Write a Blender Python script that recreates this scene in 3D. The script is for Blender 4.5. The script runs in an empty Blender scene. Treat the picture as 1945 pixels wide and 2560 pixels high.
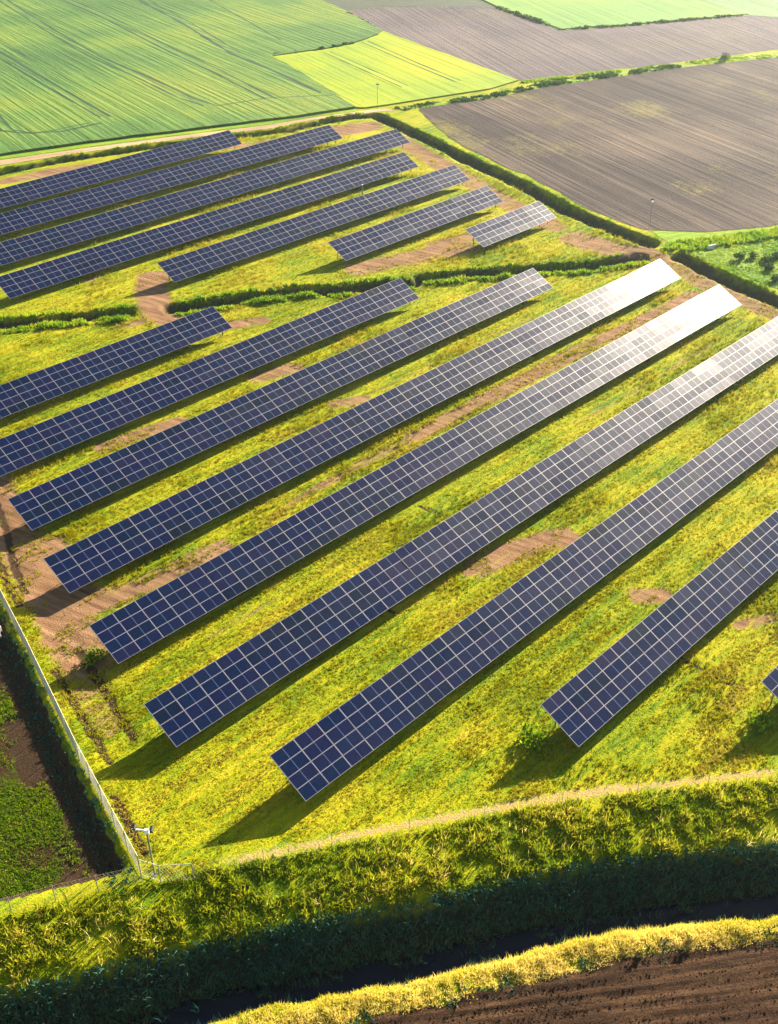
import bpy, bmesh, math, random
import numpy as np
from mathutils import Vector, Matrix

C = bpy.context.scene.collection
SC = bpy.context.scene
R = math.radians
rng = np.random.default_rng(7)
random.seed(7)

# ------------------------------------------------------------------ camera
cam = bpy.data.objects.new('camera', bpy.data.cameras.new('camera'))
C.objects.link(cam)
SC.camera = cam
CAM_Z = 60.12
YAW, PITCH, ROLL = 0.8019178, 0.5983974, 0.0020279
cam.data.sensor_fit = 'HORIZONTAL'
cam.data.sensor_width = 36.0
FPX = 2776.744
cam.data.lens = 36.0 * FPX / 1945.0
cam.data.clip_start = 1.0
cam.data.clip_end = 9000.0
fwd = Vector((math.sin(YAW) * math.cos(PITCH), math.cos(YAW) * math.cos(PITCH), -math.sin(PITCH)))
rt = Vector((math.cos(YAW), -math.sin(YAW), 0.0))
up = rt.cross(fwd)
r2 = rt * math.cos(ROLL) + up * math.sin(ROLL)
u2 = -rt * math.sin(ROLL) + up * math.cos(ROLL)
mw = Matrix((r2, u2, -fwd)).transposed().to_4x4()
mw.translation = Vector((0, 0, CAM_Z))
cam.matrix_world = mw

# ------------------------------------------------------------------ light
SUN_EL, SUN_AZ = R(20.5), R(82.0)
world = bpy.data.worlds.new('World')
SC.world = world
world.use_nodes = True
wn = world.node_tree
sky = wn.nodes.new('ShaderNodeTexSky')
sky.sky_type = 'NISHITA'
sky.sun_disc = False
sky.sun_elevation = SUN_EL
sky.sun_rotation = SUN_AZ
wn.links.new(sky.outputs['Color'], wn.nodes['Background'].inputs['Color'])
wn.nodes['Background'].inputs['Strength'].default_value = 0.05
sd = Vector((math.sin(SUN_AZ) * math.cos(SUN_EL), math.cos(SUN_AZ) * math.cos(SUN_EL), math.sin(SUN_EL)))
sl = bpy.data.lights.new('sun', 'SUN')
sl.energy = 5.0
sl.angle = R(0.5)
sl.color = (1.0, 0.87, 0.68)
sun = bpy.data.objects.new('sun', sl)
C.objects.link(sun)
sun.rotation_euler = (-sd).to_track_quat('-Z', 'Y').to_euler()
SC.view_settings.view_transform = 'Standard'
SC.view_settings.look = 'None'
SC.view_settings.gamma = 1.0
SC.view_settings.use_curve_mapping = False
SC.view_settings.exposure = 2.55
SC.cycles.use_denoising = True
SC.cycles.max_bounces = 6
SC.cycles.volume_bounces = 1

# ------------------------------------------------------------------ helpers
def tag(o, label=None, cat=None, group=None, kind=None):
    if label: o['label'] = label
    if cat: o['category'] = cat
    if group: o['group'] = group
    if kind: o['kind'] = kind
    return o

def link(name, me, m=None, parent=None):
    o = bpy.data.objects.new(name, me)
    C.objects.link(o)
    if m is not None:
        for q in (m if isinstance(m, (list, tuple)) else [m]):
            me.materials.append(q)
    if parent: o.parent = parent
    return o

def empty(name, loc, rz=0.0):
    o = bpy.data.objects.new(name, None)
    o.empty_display_size = 0.3
    C.objects.link(o)
    o.location = loc
    o.rotation_euler = (0, 0, rz)
    return o

def np_mesh(name, V, F, attrs=None, smooth=False, mats=None):
    """V (n,3); F (m,k) index array, all faces with k corners"""
    V = np.asarray(V, np.float32); F = np.asarray(F, np.int32)
    me = bpy.data.meshes.new(name)
    k = F.shape[1]
    me.vertices.add(len(V)); me.vertices.foreach_set('co', V.ravel())
    me.loops.add(F.size); me.loops.foreach_set('vertex_index', F.ravel())
    me.polygons.add(len(F))
    me.polygons.foreach_set('loop_start', np.arange(0, F.size, k, dtype=np.int32))
    me.polygons.foreach_set('loop_total', np.full(len(F), k, np.int32))
    if mats is not None: me.polygons.foreach_set('material_index', np.asarray(mats, np.int32))
    me.polygons.foreach_set('use_smooth', np.full(len(F), smooth))
    me.update(calc_edges=True)
    for nm, a in (attrs or {}).items():
        at = me.attributes.new(nm, 'FLOAT', 'POINT')
        at.data.foreach_set('value', np.asarray(a, np.float32))
    return me

def _h(ix, iy, seed):
    n = (ix.astype(np.int64) * 374761393 + iy.astype(np.int64) * 668265263 + seed * 974634777) & 0x7fffffff
    n = ((n ^ (n >> 13)) * 1274126177) & 0x7fffffff
    return ((n ^ (n >> 16)) & 0xffff) / 65535.0

def vnoise(x, y, s=1.0, seed=0):
    x = np.asarray(x, float) / s; y = np.asarray(y, float) / s
    ix = np.floor(x); iy = np.floor(y); fx = x - ix; fy = y - iy
    fx = fx * fx * (3 - 2 * fx); fy = fy * fy * (3 - 2 * fy)
    ix = ix.astype(np.int64); iy = iy.astype(np.int64)
    a = _h(ix, iy, seed); b = _h(ix + 1, iy, seed); c = _h(ix, iy + 1, seed); d = _h(ix + 1, iy + 1, seed)
    return (a * (1 - fx) + b * fx) * (1 - fy) + (c * (1 - fx) + d * fx) * fy   # 0..1

def fbm(x, y, s=1.0, seed=0, oct=4):
    t = 0; amp = 1; tot = 0
    for i in range(oct):
        t = t + amp * vnoise(x, y, s, seed + i * 17); tot += amp; amp *= 0.5; s *= 0.5
    return t / tot

def poly_dist(x, y, pts):
    """unsigned distance to a polyline, and signed by the side (left of travel +)"""
    best = np.full(np.shape(x), 1e9); sign = np.ones(np.shape(x)); tt = np.zeros(np.shape(x))
    L = 0.0
    for (ax, ay), (bx, by) in zip(pts[:-1], pts[1:]):
        dx, dy = bx - ax, by - ay; l = math.hypot(dx, dy)
        t = np.clip(((x - ax) * dx + (y - ay) * dy) / (l * l), 0, 1)
        px, py = ax + t * dx, ay + t * dy
        d = np.hypot(x - px, y - py)
        m = d < best
        s = np.sign(dx * (y - ay) - dy * (x - ax))
        best = np.where(m, d, best); sign = np.where(m, s, sign); tt = np.where(m, L + t * l, tt)
        L += l
    return best, sign, tt

def inside(x, y, poly):
    c = np.zeros(np.shape(x), bool)
    n = len(poly); j = n - 1
    for i in range(n):
        xi, yi = poly[i]; xj, yj = poly[j]
        m = ((yi > y) != (yj > y)) & (x < (xj - xi) * (y - yi) / (yj - yi + 1e-12) + xi)
        c ^= m; j = i
    return c

def sstep(a, b, x):
    t = np.clip((x - a) / (b - a), 0, 1)
    return t * t * (3 - 2 * t)

def resample(pts, step):
    out = [np.array(pts[0], float)]
    for a, b in zip(pts[:-1], pts[1:]):
        a = np.array(a, float); b = np.array(b, float)
        n = max(1, int(round(np.linalg.norm(b - a) / step)))
        out += [a + (b - a) * k / n for k in range(1, n + 1)]
    return np.array(out)

def frustum(x, y, margin=60.0):
    """which ground points lie in or close to the picture (only saves building what is never seen)"""
    P = np.stack([x, y, np.full_like(x, -CAM_Z)], -1)
    zc = P @ np.array(fwd)
    px = 972 + FPX * (P @ np.array(r2)) / zc
    py = 1280 - FPX * (P @ np.array(u2)) / zc
    return (px > -margin * 4) & (px < 1945 + margin * 4) & (py > -margin) & (py < 2560 + margin * 3)

# ------------------------------------------------------------------ materials
def new_mat(name):
    m = bpy.data.materials.new(name)
    m.use_nodes = True
    nt = m.node_tree
    for n in list(nt.nodes):
        nt.nodes.remove(n)
    out = nt.nodes.new('ShaderNodeOutputMaterial')
    return m, nt, out

def N(nt, t, **kw):
    n = nt.nodes.new(t)
    for k, v in kw.items():
        if k.startswith('i_'):
            n.inputs[k[2:].replace('_', ' ')].default_value = v
        else:
            setattr(n, k, v)
    return n

def ramp(nt, fac, stops, interp='LINEAR'):
    r = nt.nodes.new('ShaderNodeValToRGB')
    r.color_ramp.interpolation = interp
    el = r.color_ramp.elements
    while len(el) < len(stops): el.new(0.5)
    for e, (p, c) in zip(el, stops):
        e.position = p; e.color = (*c, 1)
    nt.links.new(fac, r.inputs['Fac'])
    return r.outputs['Color']

def mix(nt, fac, a, b, mode='MIX'):
    m = nt.nodes.new('ShaderNodeMix'); m.data_type = 'RGBA'; m.blend_type = mode
    for sck, v in ((m.inputs[0], fac), (m.inputs[6], a), (m.inputs[7], b)):
        if isinstance(v, bpy.types.NodeSocket): nt.links.new(v, sck)
        elif isinstance(v, (int, float)): sck.default_value = v
        else: sck.default_value = (*v, 1)
    return m.outputs[2]

def math_(nt, op, a, b=None, clamp=False):
    m = nt.nodes.new('ShaderNodeMath'); m.operation = op; m.use_clamp = clamp
    for sck, v in zip(m.inputs, (a, b)):
        if v is None: continue
        if isinstance(v, bpy.types.NodeSocket): nt.links.new(v, sck)
        else: sck.default_value = v
    return m.outputs[0]

def coords(nt, rot=0.0, scale=(1, 1, 1)):
    tc = nt.nodes.new('ShaderNodeTexCoord')
    mp = nt.nodes.new('ShaderNodeMapping')
    mp.vector_type = 'TEXTURE'                       # turns first, then stretches
    mp.inputs['Rotation'].default_value = (0, 0, -rot)
    mp.inputs['Scale'].default_value = [1.0 / q for q in scale]
    nt.links.new(tc.outputs['Object'], mp.inputs['Vector'])
    return mp.outputs['Vector']

def noise(nt, vec, scale, detail=3.0, rough=0.55):
    n = nt.nodes.new('ShaderNodeTexNoise')
    n.inputs['Scale'].default_value = scale
    n.inputs['Detail'].default_value = detail
    n.inputs['Roughness'].default_value = rough
    nt.links.new(vec, n.inputs['Vector'])
    return n.outputs['Fac']

def attr(nt, name):
    a = nt.nodes.new('ShaderNodeAttribute'); a.attribute_name = name
    return a.outputs['Fac']

def contrast(nt, v, lo, hi):
    m = nt.nodes.new('ShaderNodeMapRange'); m.interpolation_type = 'SMOOTHSTEP'
    m.inputs['From Min'].default_value = lo; m.inputs['From Max'].default_value = hi
    nt.links.new(v, m.inputs['Value'])
    return m.outputs['Result']

def surf(nt, out, col, rough=0.9, bump=None, bdist=0.1, bstr=1.0, spec=0.1, trans=0.0):
    if trans:
        d = N(nt, 'ShaderNodeBsdfDiffuse'); t = N(nt, 'ShaderNodeBsdfTranslucent'); mx = N(nt, 'ShaderNodeMixShader')
        nt.links.new(col, d.inputs['Color']); nt.links.new(col, t.inputs['Color'])
        mx.inputs[0].default_value = trans
        nt.links.new(d.outputs[0], mx.inputs[1]); nt.links.new(t.outputs[0], mx.inputs[2])
        nt.links.new(mx.outputs[0], out.inputs['Surface'])
        return
    p = N(nt, 'ShaderNodeBsdfPrincipled')
    if isinstance(col, bpy.types.NodeSocket): nt.links.new(col, p.inputs['Base Color'])
    else: p.inputs['Base Color'].default_value = (*col, 1)
    p.inputs['Roughness'].default_value = rough
    p.inputs['Specular IOR Level'].default_value = spec
    if bump is not None:
        b = N(nt, 'ShaderNodeBump'); b.inputs['Distance'].default_value = bdist; b.inputs['Strength'].default_value = bstr
        nt.links.new(bump, b.inputs['Height']); nt.links.new(b.outputs[0], p.inputs['Normal'])
    nt.links.new(p.outputs[0], out.inputs['Surface'])
    return p

def simple(name, col, rough=0.6, metal=0.0, spec=0.3):
    m, nt, out = new_mat(name)
    v = coords(nt)
    n = noise(nt, v, 6.0)
    c = mix(nt, n, [q * 0.82 for q in col], [min(1, q * 1.15) for q in col])
    p = surf(nt, out, c, rough, spec=spec)
    p.inputs['Metallic'].default_value = metal
    return m

GRASS = [(0.0, (0.022, 0.058, 0.004)), (0.32, (0.090, 0.150, 0.003)), (0.55, (0.205, 0.215, 0.003)), (0.78, (0.285, 0.255, 0.005)), (1.0, (0.37, 0.28, 0.04))]

def blade_mat(name, stops, trans=0.45, spread=0.55, big=0.02, seedoff=0.0):
    """foliage coloured by a per-tuft value plus a broad drift over the land"""
    m, nt, out = new_mat(name)
    v = coords(nt)
    a = attr(nt, 'tint')
    n = contrast(nt, noise(nt, v, big * 5, 3), 0.3, 0.7)
    f = math_(nt, 'ADD', math_(nt, 'MULTIPLY', a, spread), math_(nt, 'MULTIPLY', n, 1 - spread))
    surf(nt, out, ramp(nt, f, stops), trans=trans)
    return m

M = {}
M['meadow_blade'] = blade_mat('meadow blade', GRASS, 0.4, 0.62)
M['bank_blade'] = blade_mat('bank blade', [(0, (0.045, 0.09, 0.004)), (0.35, (0.14, 0.20, 0.006)), (0.7, (0.30, 0.30, 0.008)), (1, (0.48, 0.36, 0.06))], 0.45, 0.75)
M['shade_blade'] = blade_mat('damp blade', [(0, (0.012, 0.045, 0.034)), (0.5, (0.026, 0.095, 0.064)), (1, (0.08, 0.12, 0.06))], 0.1, 0.7)  # darker copy of the bank grass, the shade put into its colour
M['dry_blade'] = blade_mat('dry blade', [(0, (0.16, 0.18, 0.008)), (0.3, (0.42, 0.37, 0.02)), (0.7, (0.66, 0.52, 0.12)), (1, (0.80, 0.62, 0.28))], 0.4, 0.75)
M['verge_blade'] = blade_mat('verge blade', [(0, (0.04, 0.115, 0.008)), (0.45, (0.14, 0.255, 0.010)), (1, (0.32, 0.35, 0.015))], 0.45, 0.65)
M['weed_blade'] = blade_mat('weed blade', [(0, (0.05, 0.115, 0.004)), (0.6, (0.15, 0.24, 0.006)), (1, (0.28, 0.31, 0.01))], 0.45, 0.7)
M['shrub_leaf'] = blade_mat('shrub leaf', [(0, (0.012, 0.04, 0.012)), (0.6, (0.04, 0.09, 0.02)), (1, (0.10, 0.15, 0.03))], 0.3, 0.8)

# the land itself
m, nt, out = new_mat('meadow ground')
v = coords(nt); vs = coords(nt, 0.0, (0.10, 1, 1)); vt = coords(nt, R(-15.0), (1, 0.12, 1))
streak = noise(nt, vs, 2.0, 5, 0.7); fine = noise(nt, v, 7.0, 4, 0.7); big = contrast(nt, noise(nt, v, 0.10, 3), 0.3, 0.7)
f = math_(nt, 'ADD', math_(nt, 'MULTIPLY', contrast(nt, streak, 0.3, 0.7), 0.45), math_(nt, 'ADD', math_(nt, 'MULTIPLY', contrast(nt, fine, 0.3, 0.7), 0.25), math_(nt, 'MULTIPLY', big, 0.30)))
g = ramp(nt, f, GRASS)
sn = noise(nt, vt, 1.6, 4, 0.6)
soil = ramp(nt, sn, [(0.25, (0.07, 0.036, 0.018)), (0.5, (0.175, 0.098, 0.050)), (0.75, (0.275, 0.165, 0.093))])
bm = contrast(nt, math_(nt, 'ADD', attr(nt, 'bare'), math_(nt, 'MULTIPLY', math_(nt, 'SUBTRACT', noise(nt, vs, 1.4, 5, 0.75), 0.5), 2.1)), 0.22, 0.88)
c1 = mix(nt, bm, g, soil)
sand = ramp(nt, fine, [(0.3, (0.19, 0.135, 0.035)), (0.7, (0.36, 0.26, 0.11))])
sm = contrast(nt, math_(nt, 'ADD', attr(nt, 'sand'), math_(nt, 'MULTIPLY', math_(nt, 'SUBTRACT', noise(nt, v, 1.7, 5, 0.75), 0.5), 1.7)), 0.35, 0.80)
c2 = mix(nt, sm, c1, sand)
rut = contrast(nt, math_(nt, 'ADD', attr(nt, 'rut'), math_(nt, 'MULTIPLY', math_(nt, 'SUBTRACT', noise(nt, vt, 1.3, 3), 0.5), 0.8)), 0.4, 0.8)
c3 = mix(nt, rut, c2, ramp(nt, fine, [(0.3, (0.020, 0.013, 0.008)), (0.7, (0.062, 0.036, 0.018))]))
shade_tone = ramp(nt, fine, [(0.3, (0.010, 0.020, 0.012)), (0.7, (0.032, 0.028, 0.018))])  # dark tone standing in for shade inside the ditches
c4 = mix(nt, attr(nt, 'shade_tone'), c3, shade_tone)
surf(nt, out, c4, 0.95, math_(nt, 'ADD', fine, streak), 0.18, 0.9, 0.05)
M['ground'] = m

def crop_mat(name, stops, rot, s_long=0.03, s_wide=1.0, sc=0.8, bigs=0.03, bump=0.25, wb=0.5, sw=0.28):
    m, nt, out = new_mat(name)
    vr = coords(nt, rot, (s_long, s_wide, 1)); v = coords(nt)
    a = contrast(nt, noise(nt, vr, sc, 4, 0.6), 0.25, 0.75)
    b = contrast(nt, noise(nt, v, bigs, 3), 0.3, 0.7)
    c = noise(nt, v, 1.3, 4, 0.7)
    f = math_(nt, 'ADD', math_(nt, 'MULTIPLY', a, sw), math_(nt, 'ADD', math_(nt, 'MULTIPLY', b, wb), math_(nt, 'MULTIPLY', c, 0.8 - wb - sw + 0.2)))
    surf(nt, out, ramp(nt, f, stops), 0.95, math_(nt, 'ADD', a, c), bump, 0.7, 0.05)
    return m
# rows of the crop run along this heading (radians from +Y); the mapping turns them onto x
def heading(a, b): return math.atan2(b[1] - a[1], b[0] - a[0])
HA = heading((124.5, 197.7), (139.5, 266.8)); HG = heading((183.2, 90.0), (200.9, 139.1)); HB = heading((183.1, 173.5), (194.6, 210.8)); HC = heading((218.2, 162.9), (243.2, 209.6))
M['crop'] = crop_mat('tall green crop', [(0.2, (0.035, 0.085, 0.022)), (0.5, (0.066, 0.128, 0.026)), (0.70, (0.105, 0.155, 0.024)), (0.95, (0.19, 0.18, 0.030))], -HA, 0.03, 1.0, 0.9, 0.022, 0.3, 0.42, 0.22)
M['bright_crop'] = crop_mat('bright young crop', [(0.1, (0.115, 0.185, 0.020)), (0.5, (0.180, 0.230, 0.012)), (0.9, (0.25, 0.25, 0.005))], -HB, 0.02, 1.0, 0.6, 0.035, 0.15, 0.5, 0.2)
M['far_crop'] = crop_mat('far crop', [(0.1, (0.075, 0.165, 0.045)), (0.5, (0.115, 0.20, 0.045)), (0.9, (0.17, 0.22, 0.045))], -HC, 0.02, 1.0, 0.4, 0.02, 0.2)
M['far_crop2'] = crop_mat('far pale crop', [(0.1, (0.085, 0.155, 0.065)), (0.9, (0.125, 0.185, 0.075))], -HC, 0.03, 1.0, 0.4, 0.02, 0.2)
M['dark_field'] = crop_mat('dark stubble', [(0.1, (0.045, 0.058, 0.04)), (0.9, (0.065, 0.075, 0.05))], -HC + 1.2, 0.03, 1.0, 0.4, 0.02, 0.2)
def plough_mat(name, stops, rot, veg=0.0):
    m, nt, out = new_mat(name)
    vr = coords(nt, rot, (0.02, 1, 1)); v = coords(nt); vr2 = coords(nt, rot, (0.012, 0.25, 1))
    a = contrast(nt, noise(nt, vr, 0.9, 4, 0.65), 0.28, 0.72); a2 = contrast(nt, noise(nt, vr2, 1.0, 3), 0.3, 0.7)
    b = contrast(nt, noise(nt, v, 0.025, 4), 0.3, 0.7); c = noise(nt, v, 2.2, 4, 0.75)
    f = math_(nt, 'ADD', math_(nt, 'ADD', math_(nt, 'MULTIPLY', a, 0.22), math_(nt, 'MULTIPLY', a2, 0.22)), math_(nt, 'ADD', math_(nt, 'MULTIPLY', b, 0.32), math_(nt, 'MULTIPLY', c, 0.24)))
    col = ramp(nt, f, stops)
    if veg:
        vg = contrast(nt, math_(nt, 'ADD', math_(nt, 'MULTIPLY', noise(nt, v, 0.035, 4, 0.6), 1.0), math_(nt, 'MULTIPLY', noise(nt, v, 1.0, 4, 0.8), 0.45)), 0.74, 0.94)
        col = mix(nt, math_(nt, 'MULTIPLY', vg, veg), col, (0.14, 0.125, 0.03))
    surf(nt, out, col, 0.95, math_(nt, 'ADD', math_(nt, 'MULTIPLY', a, 0.6), c), 0.3, 0.9, 0.05)
    return m
PL = [(0.2, (0.018, 0.014, 0.015)), (0.45, (0.042, 0.032, 0.030)), (0.62, (0.074, 0.056, 0.045)), (0.85, (0.14, 0.102, 0.070))]
M['plough'] = plough_mat('ploughed soil', PL, -HG, 0.8)
M['plough_far'] = plough_mat('far ploughed soil', [(0.15, (0.055, 0.046, 0.052)), (0.5, (0.085, 0.070, 0.074)), (0.85, (0.135, 0.108, 0.10))], -HC, 0.2)
HF = heading((34.2, 17.1), (43.4, 10.0))
m, nt, out = new_mat('furrowed soil')
v = coords(nt); vr = coords(nt, -HF, (0.06, 1, 1))
c = noise(nt, v, 7.0, 5, 0.8); a = noise(nt, vr, 3.2, 4, 0.7)
col = ramp(nt, math_(nt, 'ADD', math_(nt, 'MULTIPLY', a, 0.6), math_(nt, 'MULTIPLY', c, 0.4)), [(0.34, (0.009, 0.005, 0.004)), (0.5, (0.042, 0.022, 0.012)), (0.70, (0.125, 0.070, 0.034))])
surf(nt, out, col, 0.95, c, 0.25, 1.0, 0.05)
M['furrow'] = m
m, nt, out = new_mat('weedy soil')
v = coords(nt)
c = noise(nt, v, 3.5, 5, 0.75); b = contrast(nt, math_(nt, 'ADD', noise(nt, v, 0.22, 3), math_(nt, 'MULTIPLY', math_(nt, 'SUBTRACT', noise(nt, v, 1.6, 4, .7), .5), 0.5)), 0.42, 0.58)
col = mix(nt, b, ramp(nt, c, [(0.3, (0.018, 0.010, 0.006)), (0.6, (0.055, 0.028, 0.012)), (0.8, (0.11, 0.06, 0.02))]), ramp(nt, c, [(0.3, (0.02, 0.035, 0.004)), (0.7, (0.07, 0.085, 0.006))]))
surf(nt, out, col, 0.95, c, 0.3, 1.0, 0.05)
M['weedy'] = m
M['sandy_path'] = crop_mat('sandy path', [(0.2, (0.22, 0.15, 0.085)), (0.8, (0.38, 0.28, 0.17))], R(17), 0.1, 1, 0.8, 0.05, 0.15)
M['verge'] = crop_mat('verge turf', [(0.1, (0.07, 0.15, 0.012)), (0.5, (0.13, 0.21, 0.010)), (0.9, (0.22, 0.25, 0.010))], R(17), 0.1, 1, 0.8, 0.05, 0.25)
M['pasture'] = crop_mat('rough pasture', [(0.1, (0.045, 0.115, 0.018)), (0.5, (0.10, 0.175, 0.02)), (0.9, (0.19, 0.21, 0.025))], R(20), 0.6, 1, 0.35, 0.12, 0.3)
M['tramline'] = crop_mat('wheel track', [(0.1, (0.012, 0.035, 0.018)), (0.9, (0.03, 0.060, 0.03))], -HA, 0.05, 1, 0.5, 0.05, 0.1)

# water
m, nt, out = new_mat('ditch water')
p = surf(nt, out, (0.0004, 0.002, 0.009), 0.12, noise(nt, coords(nt), 3.0, 2), 0.02, 0.15, 0.08)
M['water'] = m
# metals and glass
M['alu'] = simple('panel frame aluminium', (0.115, 0.115, 0.14), 0.5, 0.0, 0.3)
M['steel'] = simple('galvanised steel', (0.15, 0.155, 0.16), 0.5, 0.2, 0.4)
M['wire'] = simple('fence wire', (0.40, 0.37, 0.26), 0.6, 0.1, 0.3)
M['white'] = simple('white enamel', (0.72, 0.74, 0.78), 0.4, 0.0, 0.4)
M['black'] = simple('black plastic', (0.012, 0.012, 0.014), 0.5, 0.0, 0.3)
M['conc'] = simple('pale concrete', (0.50, 0.47, 0.44), 0.85, 0.0, 0.1)
m, nt, out = new_mat('solar glass')
t = attr(nt, 'tint'); rr = attr(nt, 'gloss')
col = ramp(nt, t, [(0.0, (0.0008, 0.0045, 0.013)), (0.45, (0.0010, 0.0060, 0.028)), (0.8, (0.0030, 0.0050, 0.028)), (1.0, (0.006, 0.006, 0.028))])
p = surf(nt, out, col, 0.2, None, spec=0.135)
mr = N(nt, 'ShaderNodeMapRange'); mr.inputs['To Min'].default_value = 0.22; mr.inputs['To Max'].default_value = 0.29
nt.links.new(rr, mr.inputs['Value']); nt.links.new(mr.outputs[0], p.inputs['Roughness'])
M['glass'] = m
M['busbar'] = simple('cell gap', (0.045, 0.065, 0.13), 0.3, 0.0, 0.5)

# ------------------------------------------------------------------ the land
EDGE = [(-40, 84), (5.0, 52.3), (13.9, 47.1), (24.3, 41.2), (28.2, 38.8), (32.2, 36.2), (36.1, 33.5), (41.2, 30.5), (46.4, 27.3), (50.3, 24.2), (58.1, 17.8), (75, 2.5), (110, -32)]
FENCE_L = [(22.1, 43.7), (24.9, 55.2), (28.4, 67.9), (30.5, 76.1), (37.0, 101.0), (49.0, 147.0), (57.5, 181.0)]
LEFT_D = [(20.4, 43.3), (23.2, 55.6), (26.7, 68.4), (28.8, 76.6), (35.3, 101.5), (47.3, 147.5), (56.0, 184.0)]
TOP_D = [(60, 190.5), (92.3, 182.9), (103.0, 181.5), (110.3, 179.1), (120.7, 176.1), (143.5, 167.2), (151.5, 166.6), (158.7, 164.9), (163.6, 162.2)]
RIGHT_D = [(163.6, 162.2), (158.2, 142.8), (153.3, 127.2), (149.8, 114.0), (144.9, 100.7), (142.8, 90.4), (141.6, 83.5)]
RIGHT_D2 = [(140.2, 76.5), (138.2, 71.3), (136.6, 65.3), (135.5, 60.0), (132, 46), (125, 20), (118, -10)]
MID_A = [(40, 138), (60.2, 126.3), (63.9, 123.8), (67.9, 121.4), (72.9, 118.4)]
MID_B = [(78.4, 115.0), (82.4, 112.6), (86.2, 111.2), (89.6, 109.6), (94.0, 107.2), (97.4, 103.8), (101.5, 101.6), (106.0, 98.6)]
MID_C = [(108.6, 98.4), (114.2, 94.6), (120.4, 90.6), (127.0, 85.3), (132.9, 82.6), (136.0, 81.2)]
FARM = [(22.5, 43.8), (25, 40.4), (58.1, 17.8), (75, 2.5), (118, -30), (125, 20), (134, 60), (140, 80), (143.5, 100), (152, 128), (162, 162), (143, 166.5), (110, 178), (92, 182), (57, 190), (30.5, 76.1)]
PROF_S = [-4, -0.6, 0.0, 1.8, 4.2, 4.7, 6.0, 6.9, 7.4, 8.3, 8.9, 10.4, 10.9, 11.5, 12.2, 14]
PROF_H = [0, 0.0, -0.03, -0.18, -0.42, -0.65, -1.80, -2.5, -2.95, -2.95, -2.5, -0.25, 0.05, 0.10, 0.0, 0.0]
WATER_Z = -2.58

def drain_s(x, y):
    d, s, t = poly_dist(x, y, EDGE)
    return -d * s          # + towards the drain (right of travel)

DITCHES = [(TOP_D, 1.7, 1.6), (RIGHT_D, 1.95, 1.75), (RIGHT_D2, 1.95, 1.75), (MID_A, 1.5, 1.0), (MID_B, 1.9, 1.25), (MID_C, 1.8, 1.25)]

LEFT_LOW = 0.85
def left_drop(x, y, s=None):
    """the field left of the fence lies below the farm"""
    if s is None: s = drain_s(x, y)
    d, sg, _ = poly_dist(x, y, [(22.0, 43.4)] + FENCE_L)
    out_ = np.where((sg > 0) & (x < 60), sstep(0.25, 1.25, d), 0.0)
    return LEFT_LOW * out_ * (1 - sstep(-2.6, -1.4, s))

def land(x, y):
    farm = inside(x, y, FARM)
    de, _, _ = poly_dist(x, y, FARM + FARM[:1])
    z = np.where(farm, -0.04 - 0.20 * sstep(0.3, 3.0, de) + 0.12 * (fbm(x, y, 5.0, 3, 3) - 0.5) + 0.05 * (fbm(x, y, 1.3, 9, 2) - 0.5), -0.04)
    s = drain_s(x, y)
    z = z - left_drop(x, y, s)
    near = s > -0.8
    wob = (fbm(x, y, 2.2, 31, 3) - 0.5)
    dz = np.interp(np.where(near, s + wob * 0.9, -9), PROF_S, PROF_H)
    z = z + np.where(near, dz, 0.0) + np.where((s > 0) & (s < 6), wob * 0.25, 0)
    for pts, w, dep in DITCHES:
        d, _, _ = poly_dist(x, y, pts)
        d = d + (fbm(x, y, 2.4, 77, 3) - 0.5) * 1.1
        z = z - dep * (1 - sstep(0.42, 1.0, d / w))
    return z

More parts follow.
